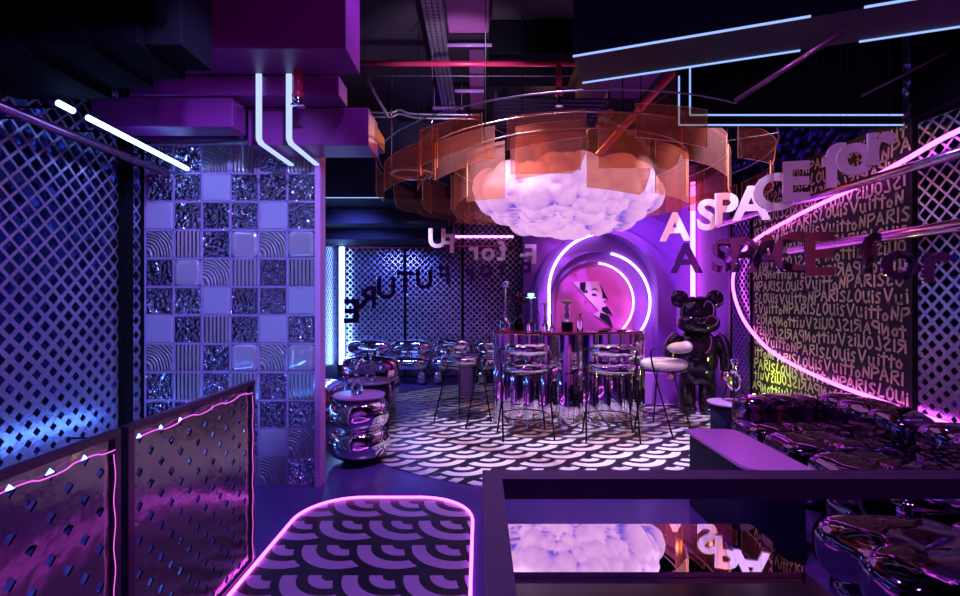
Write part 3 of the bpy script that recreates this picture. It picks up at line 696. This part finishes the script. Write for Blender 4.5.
# ------------------------------------------------------------------ stools
def make_stool(kind,label,loc,rz):
    t=thing('bar_stool',label,'bar stool',loc,rz); cm=M['chrome'] if kind=='chrome' else M['white_up']
    q=MB(); q.puff((0,0,.70),(.235,.225,.055),(.9,.6),wob=.006 if kind=='chrome' else 0,seed=3); obj('seat_cushion',q,cm,t,2)
    # curved back roll (back is at -y)
    q=MB(); pts=[];rad=[]
    for k in range(21):
        a=math.radians(215+110*k/20); pts.append((.25*math.cos(a),.25*math.sin(a)+.03,.885)); rad.append(.058*(1-.75*abs(k/10-1)**6)*(1-(.16 if kind=='chrome' and k in(7,13) else 0)))
    q.tube(pts,rad,14); obj('back_roll',q,cm,t,2)
    q=MB(); q.tube([(.225*math.cos(2*PI*k/32),.215*math.sin(2*PI*k/32),.645) for k in range(32)],.009,6,closed=True); obj('seat_ring',q,M['legs'],t,2)
    q=MB(); q.tube([(.235*math.cos(2*PI*k/32),.235*math.sin(2*PI*k/32),.22) for k in range(32)],.006,6,closed=True); obj('foot_ring',q,M['legs'],t,2)
    for sx in(-1,1):
        q=MB(); q.tube(smooth_pts([(sx*.19,-.11,.885),(sx*.235,-.04,.885),(sx*.255,.02,.86),(sx*.25,.03,.80),(sx*.235,.0,.62),(sx*.25,-.19,.008)],6),.0085,8); obj('leg',q,M['legs'],t,2)
        q=MB(); q.tube([(sx*.17,.13,.64),(sx*.25,.21,.008)],.0085,8); obj('leg',q,M['legs'],t,2)
    return t
s2=make_stool('chrome','chrome cushioned bar stool in front of the left half of the bar table',(.45,4.93,0),.1)
s3=copy_tree(s2); s3.location=(1.28,4.86,0); s3.rotation_euler.z=-.12; s3['label']='chrome cushioned bar stool in front of the right half of the bar table'
s1=copy_tree(s2); s1.location=(-.20,5.50,0); s1.rotation_euler.z=-.75; s1['label']='chrome cushioned bar stool standing left of the bar table'
s4=make_stool('white','pale upholstered bar stool standing right of the bar table',(1.90,5.12,0),.85)
#s5=copy_tree(s4); s5.location=(1.98,6.05,0); s5.rotation_euler.z=2.2; s5['label']='pale bar stool mostly hidden behind the right end of the bar table'

# ------------------------------------------------------------------ things on the bar
TZ=1.011
def hookah(loc,label,hh,bowl=M['chromeflat'],base=M['glass'],stem=M['chromeflat'],w=.06):
    t=thing('hookah',label,'hookah',loc)
    q=MB(); q.lathe([(w*.9,0),(w,.02),(w,hh*.16),(w*.5,hh*.24),(w*.3,hh*.27)],n=20); obj('vase',q,base,t,2)
    q=MB(); q.lathe([(.012,hh*.25),(.02,hh*.3),(.01,hh*.36),(.018,hh*.45),(.009,hh*.5),(.012,hh*.8),(.02,hh*.84),(.01,hh*.86)],n=14); obj('stem',q,stem,t,2)
    q=MB(); q.lathe([(.012,hh*.85),(.034,hh*.9),(.036,hh*.95),(.02,hh*.96)],n=16); q.lathe([(.055,hh*.845),(.058,hh*.855),(.01,hh*.86)],n=20); obj('bowl',q,bowl,t,2)
    q=MB(); q.tube(smooth_pts([(w*.4,0,hh*.3),(w*1.5,-.01,hh*.5),(w*1.8,-.02,hh*.3),(w*1.4,-.04,.01)],8),.005,6); obj('hose',q,M['legs'],t,2)
    return t
def on(pxl,Y): return ((pxl-480)/F*Y,Y,TZ)
hookah(on(505,5.50),'tall silver hookah at the left end of the bar table',.58,w=.055,base=M['chromeflat'])
h2=hookah(on(531,5.62),'hookah with a glowing green bowl on the bar table',.44,bowl=M['green'],w=.05)
hookah(on(545,5.72),'slim dark hookah between the green one and the white topped one',.34,w=.04)
t=thing('figure_hookah','silver hookah with a sculpted stem, square base and pale dish on the bar','hookah',on(567,5.6))
q=MB(); q.box((0,0,.045),(.11,.11,.09)); obj('base_block',q,M['navytable'],t)
q=MB(); q.lathe([(.055,.09),(.06,.105),(.03,.115),(.02,.14),(.034,.18),(.018,.22),(.03,.25),(.022,.28),(.012,.30)],n=18); obj('stem',q,M['chromeflat'],t,2)
q=MB(); q.lathe([(.012,.30),(.04,.305),(.07,.325),(.07,.335),(.02,.34)],n=20); obj('dish',q,mat('pale ceramic',(.75,.78,.6),.3),t,2)
t=thing('bottle','small clear bottle right of the sculpted hookah','bottle',on(580,5.5))
q=MB(); q.lathe([(.035,0),(.036,.11),(.03,.14),(.012,.16),(.012,.19)],n=16); obj('bottle_body',q,M['glass'],t,2)
q=MB(); q.lathe([(.014,.185),(.014,.21),(.01,.212)],n=12); obj('cap',q,M['chromeflat'],t,2)
t=thing('bottle','short bottle in front of the slim dark hookah','bottle',on(552,5.42))
q=MB(); q.lathe([(.03,0),(.03,.05),(.01,.07),(.01,.09)],n=16); obj('bottle_body',q,M['glass'],t,2)
# flower vase
vz=thing('flower_vase','dark vase of burgundy leaves at the left end of the bar','vase',on(519,5.95))
q=MB(); q.lathe([(.05,0),(.07,.06),(.04,.14),(.03,.17)],n=18); obj('vase_body',q,M['plasticblack'],vz,2)
q=MB(); random.seed(3)
for k in range(46):
    a=random.uniform(0,2*PI); r=random.uniform(.02,.20); z=random.uniform(.17,.40); c=Vector((r*math.cos(a),r*math.sin(a)*.6,z)); d=Vector((random.uniform(-1,1),random.uniform(-1,1),random.uniform(-.6,1))).normalized(); x=d.cross(Vector((.3,.2,1))).normalized()*.028
    q.add([c,c+d*.05+x,c+d*.11,c+d*.05-x],[(0,1,2,3)])
obj('foliage',q,M['leaf'],vz)
def plate_thing(x,Y,r,label,m):
    t=on(x,Y); q=MB(); q.lathe([(r*.5,0),(r,.012),(r,.016),(r*.5,.006)],n=24); o=obj('plate',q,m,None,2); o.location=t; tag(o,label,'plate')
plate_thing(603,5.45,.09,'dark plate at the right of the bar table',M['plasticblack']); plate_thing(622,5.6,.10,'chrome plate at the right end of the bar table',M['chromeflat']); plate_thing(536,5.40,.08,'chrome plate below the green hookah',M['chromeflat'])

# ------------------------------------------------------------------ bear figure
be=thing('bear_figure','waist high black chrome bear figure standing right of the bar table','figure',(2.63,6.0,0),-.25)
bc=M['chrome_black']
q=MB()
q.puff((0,0,.70),(.235,.165,.30),(.8,.75),nu=48,nv=32); q.puff((0,0,.46),(.205,.155,.13),(.8,.6)); obj('torso',q,bc,be,2)
q=MB(); q.puff((0,0,1.19),(.215,.20,.215),(.9,.85),nu=48,nv=32); q.puff((0,-.08,1.08),(.24,.16,.125),(.85,.8)); q.puff((0,-.225,1.12),(.075,.045,.05),(.9,.9)); head_=obj('head',q,bc,be,2)
for s in(-1,1):
    q=MB(); q.puff((s*.20,0,1.37),(.105,.05,.105),(.9,.9)); obj('ear',q,bc,head_,2)
    q=MB(); q.tube(smooth_pts([(s*.20,0,.92),(s*.285,-.01,.82),(s*.315,-.03,.65),(s*.31,-.07,.52)],6),[.075]*3+[.082]*8+[.075]*5+[.07]*2+[.066],16); arm_=obj('arm',q,bc,be,2)
    q=MB(); q.puff((s*.305,-.085,.46),(.062,.06,.072),(.9,.9)); obj('hand',q,M['chrome_rose'],arm_,2)['label']='rose gold hand'
    q=MB(); q.puff((s*.115,0,.22),(.10,.105,.24),(.8,.55)); q.puff((s*.115,-.06,.055),(.10,.15,.055),(.8,.7)); obj('leg',q,bc,be,2)

# ------------------------------------------------------------------ side tables, pouf, seats at left
def lathe_thing(name,label,cat,loc,parts):
    t=thing(name,label,cat,loc)
    for nm,prof,m in parts:
        q=MB(); q.lathe(prof,n=40); obj(nm,q,m,t,2)
    return t
def torus_prof(levels,r,b):
    pr=[]
    for (z0,z1) in levels:
        for k in range(13):
            a=-PI/2+PI*k/12; pr.append((r+b*math.cos(a),(z0+z1)/2+(z1-z0)/2*math.sin(a)))
    return pr
def pouf_table(loc,label,body,sc_=1):
    t=thing('pouf_table',label,'side table',loc)
    q=MB(); q.lathe([(.12,.0)]+torus_prof([(.04,.285),(.285,.53)],.165*sc_,.095)+[(.1,.535)],n=48)
    for i,v in enumerate(q.v):
        a=math.atan2(v[1],v[0]); g=1+.012*math.sin(a*4+v[2]*9); q.v[i]=(v[0]*g,v[1]*g,v[2])
    obj('inflated_base',q,body,t,2)
    q=MB(); q.lathe([(.20*sc_,.537),(.22*sc_,.545),(.22*sc_,.56),(.215*sc_,.562)],n=48); obj('table_top',q,M['purple'],t,2)
    return t
pouf_table((-1.03,4.22,0),'chrome pouf table with lilac top right behind the glass block end post',M['chrome'])
lathe_thing('side_table','round lilac topped pedestal table between the left armchairs','side table',(-1.15,5.15,0),[('pedestal',[(.20,0),(.20,.50)],M['navytable']),('table_top',[(.22,.505),(.225,.515),(.225,.53),(.20,.532)],M['purple'])])
def glassware(loc,label):
    t=thing('hookah',label,'hookah',loc)
    q=MB(); q.lathe([(.045,0),(.05,.03),(.05,.09),(.02,.13),(.015,.16)],n=18); obj('vase',q,M['glass'],t,2)
    q=MB(); q.lathe([(.012,.13),(.018,.17),(.008,.2),(.012,.25),(.03,.27),(.03,.29)],n=14); obj('stem',q,M['chromeflat'],t,2)
glassware((-1.05,4.22,.563),'small glass hookah on the chrome pouf table'); glassware((-1.13,5.12,.533),'small glass hookah on the round pedestal table')
def armchair(loc,rz,label,m,w=.46,arm=True):
    t=thing('armchair',label,'armchair',loc,rz)
    q=MB(); q.puff((0,0,.30),(w,.36,.13),(.5,.55),seams=1,axis=0,wob=.01); obj('seat',q,m,t,2)
    q=MB(); q.puff((0,.30,.56),(w+.06,.15,.15),(.5,.7),seams=2,axis=0,wob=.01,nu=64); obj('backrest',q,m,t,2)
    q=MB(); q.puff((0,0,.10),(w-.05,.30,.10),(.4,.5)); obj('base',q,m,t,2)
    return t
armchair((-1.27,6.05,0),PI,'rose chrome inflated armchair behind the round pedestal table',M['chrome_rose'],w=.27)
armchair((-1.95,5.55,0),PI*.5,'rose chrome inflated armchair partly hidden by the glass block end post',M['chrome_rose'])
armchair((-1.95,4.45,0),PI*.5,'chrome inflated armchair left of the pouf table',M['chrome'])
# back sofa modules
for i,(x,la) in enumerate([(-1.85,'in the far left corner'),(-1.15,'second from the corner'),(-.45,'third from the corner'),(.25,'nearest the alcove, behind the bar table')]):
    t=thing('sofa_module','silver blue inflated sofa module on the back wall, '+la,'sofa',(x,8.15,0),0,'silver sofa modules along the back wall')
    q=MB(); q.puff((0,.1,.56),(.344,.15,.13),(.5,.7),seams=1,axis=0,wob=.01,nu=64); obj('backrest',q,M['chrome'],t,2)
    q=MB(); q.puff((0,-.12,.34),(.34,.30,.12),(.5,.6),seams=1,axis=0,wob=.01,nu=64); obj('seat',q,M['chrome'],t,2)
    for sx in(-1,1):
        q=MB(); q.puff((sx*.22,-.12,.12),(.09,.22,.12),(.7,.6)); obj('leg',q,M['chrome'],t,2)
q=MB(); q.prism(rrect(-.30,-.10,6.9,7.15,.04),.0,.5,.01); 
o=obj('side_table',q,M['purple']); tag(o,'lilac cube side table behind the left bar stool','side table')

# ------------------------------------------------------------------ right furniture
rt=lathe_thing('side_table','round navy drum table with lilac top in front of the bear figure','side table',(2.27,4.5,0),[('drum_base',[(.16,0),(.16,.42)],M['navytable']),('table_top',[(.185,.421),(.19,.425),(.19,.436),(.18,.438)],M['purple'])])
t=thing('hookah','clear glass hookah with black legs on the navy drum table','hookah',(2.31,4.5,.439))
q=MB(); q.lathe([(.03,.10),(.055,.13),(.06,.2),(.04,.27),(.02,.29)],n=20); obj('vase',q,M['glass'],t,2)
q=MB(); q.lathe([(.012,.27),(.016,.32),(.03,.34),(.034,.38),(.02,.385)],n=14); obj('bowl',q,M['chromeflat'],t,2)
for a in(0,2.1,4.2):
    q=MB(); q.tube([(.03*math.cos(a),.03*math.sin(a),.26),(.11*math.cos(a),.11*math.sin(a),.003)],.007,6); obj('leg',q,M['legs'],t,2)
# low lacquer table
lt=thing('coffee_table','low lilac topped table with rounded corner and navy base beside the right sofa','coffee table',(1.56,2.95,0))
q=MB()
def quad_round(pts,rs,n=8):
    out=[]; N_=len(pts)
    for i in range(N_):
        p=Vector(pts[i]).to_2d() if len(pts[i])>2 else Vector(pts[i]); a=Vector(pts[i-1]); b=Vector(pts[(i+1)%N_]); r=rs[i]
        da=(a-p).normalized()*r; db=(b-p).normalized()*r
        for k in range(n+1):
            t=k/n; out.append(tuple((p+da)*(1-t)**2+p*2*t*(1-t)+(p+db)*t*t))
    return out
tp=quad_round([(1.37,3.33),(1.71,3.33),(1.71,2.52),(1.37,2.52)],[.01,.10,.03,.12])
q.prism([(a-1.56,b-2.95) for a,b in tp],.485,.50); obj('table_top',q,M['purple'],lt)
q=MB(); q.prism([((a-1.56)*.86,(b-2.95)*.93) for a,b in tp],0,.484); obj('table_base',q,M['navytable'],lt)
# sofa segments
def sofa(loc,rz,label,L,grp=None,armend=True):
    """local: x = along, y = depth (back at +y)"""
    t=thing('sofa',label,'sofa',loc,rz)
    m=M['chrome_dark']
    n=max(1,round(L/.5))
    for k in range(n):
        w=L/n; q=MB(); q.puff((-L/2+w*(k+.5),-.12,.33),(w/2+.02,.40,.125),(.5,.5),seams=2,axis=1,depth=.12,wob=.005,nu=72,nv=36,seed=k); obj('seat_cushion',q,m,t,2)
    nb=max(1,round(L/.95))
    for k in range(nb):
        w=L/nb; q=MB(); q.puff((-L/2+w*(k+.5),.30,.50),(w/2+.01,.16,.155),(.45,.65),seams=2,axis=0,depth=.10,wob=.005,nu=90,nv=36,seed=k+5); obj('backrest',q,m,t,2)
    if armend:
        q=MB(); q.puff((L/2+.02,-.08,.47),(.15,.40,.135),(.6,.5),seams=2,axis=1,depth=.12,wob=.005,nu=72,nv=36,seed=9); obj('armrest',q,m,t,2)
    q=MB(); q.puff((0,-.02,.12),(L/2-.02,.42,.12),(.35,.5),nu=60); obj('base',q,m,t,2)
    return t
# back against right wall: local +y -> world +X : rz=-90deg ; local x -> world -Y. arm at local +x should be world +Y => rz=+? use mirror
def rsofa(y0,y1,label,arm,X=2.50):
    t=sofa((X,(y0+y1)/2,0),-PI/2,label,y1-y0,armend=False)
    if arm:
        q=MB(); q.puff((-(y1-y0)/2-.02,-.07,.46),(.15,.36,.135),(.6,.5),seams=2,axis=1,depth=.12,wob=.005,nu=72,nv=36,seed=9); obj('armrest',q,M['chrome_dark'],t,2)
    return t
rsofa(3.12,4.0,'dark violet chrome sofa under the writing panel, with rolled arm end',True)
rsofa(2.28,3.08,'dark violet chrome sofa at the right edge under the lattice',False)
ot=thing('ottoman','dark violet chrome tufted ottoman in the lower right corner','ottoman',(1.95,1.56,0),-.06)
for k in range(2):
    for j in range(2):
        q=MB(); q.puff((-.28+.56*k,-.30+.60*j,.34),(.30,.32,.12),(.5,.5),seams=1,axis=1,depth=.12,wob=.005,nu=60,nv=30,seed=k*2+j); obj('seat_cushion',q,M['chrome_dark'],ot,2)
q=MB(); q.puff((0,0,.14),(.55,.60,.14),(.35,.5),nu=60); obj('base',q,M['chrome_dark'],ot,2)

# ------------------------------------------------------------------ foreground rail frame and mirror table
fr=thing('rail_frame','dark plum square tube handrail frame across the lower right foreground','rail frame',(.03,1.2,0)); L=fr.location
q=MB(); q.span((.006,1.176,.902),(3.0,1.237,.95)); obj('top_rail',q,M['frame_top'],fr,off=L)
q=MB(); q.span((.006,.1,.902),(.053,1.1755,.95)); obj('side_rail',q,M['frame_top'],fr,off=L)
for x,y in((.03,1.205),(2.97,1.205),(.03,.13)):
    q=MB(); q.box((x,y,.45),(.04,.04,.90)); obj('rail_post',q,M['frame_top'],fr,off=L)
mt=thing('mirror_table','black console table with a mirror top reflecting the cloud lamp','console table',(.45,1.52,0)); L=mt.location
q=MB(); q.prism(rrect(.05,.912,1.373,1.665,.02,4),.605,.62); obj('mirror_top',q,M['mirror'],mt,False,off=L)
q=MB(); q.prism(rrect(.045,.922,1.16,1.672,.02,6),.0,.604,.0); obj('table_body',q,M['plasticblack'],mt,True,off=L)

# ------------------------------------------------------------------ lights
def area(name,loc,rot,size,power,col,sy=None):
    l=bpy.data.lights.new(name,'AREA'); l.energy=power; l.color=col; l.size=size
    if sy: l.shape='RECTANGLE'; l.size_y=sy
    o=bpy.data.objects.new(name,l); COL.objects.link(o); o.location=loc; o.rotation_euler=rot; return o
def spot(loc,target,power,col,ang=60,blend=.6,size=.05):  # spots added to brighten the room, no fixtures behind them
    l=bpy.data.lights.new('spot','SPOT'); l.energy=power; l.color=col; l.spot_size=math.radians(ang); l.spot_blend=blend; l.shadow_soft_size=size
    o=bpy.data.objects.new('fill_spot',l); COL.objects.link(o); o.location=loc; o.rotation_euler=(Vector(target)-Vector(loc)).to_track_quat('-Z','Y').to_euler(); return o
spot((-.2,3.9,3.9),(.6,5.0,0),800,(.92,.68,1),46)
spot((2.3,3.9,3.9),(1.7,5.2,0),720,(.78,.62,1),46)
spot((.4,3.2,3.9),(.5,4.3,0),130,(.7,.45,1),50)
spot((-.7,6.6,3.9),(-.6,8.7,.9),600,(.46,.12,1),70,.6,.3)
spot((-1.7,6.2,2.5),(-1.9,8.7,.9),260,(.12,.16,1),80,.6,.25)
spot((1.7,5.0,3.9),(1.9,7.0,1.2),420,(.62,.16,1),60)
spot((-.3,3.1,3.9),(-.5,2.4,0),190,(.46,.17,1),75)
spot((.6,2.0,2.85),(2.6,3.4,.5),80,(.9,.2,1),60)
spot((.7,1.4,3.9),(1.5,2.9,.4),130,(.8,.25,1),40)
spot((.5,1.3,3.8),(.5,1.2,.9),70,(.6,.22,.9),60)
spot((1.5,5.95,3.6),(1.65,7.0,1.2),260,(.75,.28,1),55)
spot((.2,.9,2.9),(-2.47,2.6,1.4),150,(.42,.08,1),60)
spot((-.9,6.4,2.6),(-.9,8.1,.5),110,(.6,.6,1),75,.6,.15)
spot((-.2,3.6,2.7),(-1.05,4.3,.3),40,(.9,.4,1),40)
spot((-.2,1.0,2.9),(-1.9,3.67,1.5),430,(.34,.36,1),42)
spot((1.4,3.0,3.2),(3.1,4.7,1.2),170,(.8,.95,.6),50)
spot((1.8,3.6,3.8),(3.1,2.4,1.4),90,(.35,.18,1),50)
spot((.2,.6,1.9),(-1.3,3.3,2.6),30,(.8,.08,.7),40)
spot((1.0,8.0,3.9),(.9,4.6,2.7),110,(1,.4,.2),70)
spot((.6,.5,1.9),(2.3,3.8,2.2),60,(1,.5,.95),32)
spot((-.1,4.0,2.9),(-.3,5.6,3.95),90,(.8,.6,1),70)
spot((.5,1.2,3.9),(.4,-1.5,1.8),200,(.75,.2,1),80)  # added, with the next two, to light the front wall for chrome reflections
spot((1.5,1.2,3.9),(2.4,-1.5,1.6),260,(1,.22,.08),38)
spot((1.0,.3,3.9),(-1.0,-1.5,1.4),260,(.2,.35,1),34)
spot((1.2,3.6,2.6),(1.95,5.1,.7),60,(.95,.8,1),30)
l=bpy.data.lights.new('table_glow','POINT'); l.energy=3.2; l.color=(.8,1,.12); l.shadow_soft_size=.04; o=bpy.data.objects.new('table_glow',l); COL.objects.link(o); o.location=(2.9,5.2,.55)

w=bpy.data.worlds.new('World'); sc.world=w; w.use_nodes=True; w.node_tree.nodes['Background'].inputs[0].default_value=(.10,.04,.25,1); w.node_tree.nodes['Background'].inputs[1].default_value=.12
# ------------------------------------------------------------------ camera
cam=bpy.data.cameras.new('Camera'); cam.sensor_width=36; cam.lens=36*F/960; co=bpy.data.objects.new('Camera',cam); COL.objects.link(co)
co.location=(0,0,H); co.rotation_euler=(PI/2,0,0); cam.clip_start=.02; sc.camera=co
sc.view_settings.view_transform='Standard'; sc.view_settings.look='None'; sc.view_settings.exposure=.35; sc.view_settings.gamma=1
cy=sc.cycles; cy.max_bounces=10; cy.diffuse_bounces=3; cy.glossy_bounces=5; cy.transmission_bounces=6; cy.transparent_max_bounces=20; cy.sample_clamp_indirect=4; cy.sample_clamp_direct=0
cy.use_denoising=True; cy.caustics_reflective=False; cy.caustics_refractive=False
try: cy.denoiser='OPENIMAGEDENOISE'
except Exception: pass
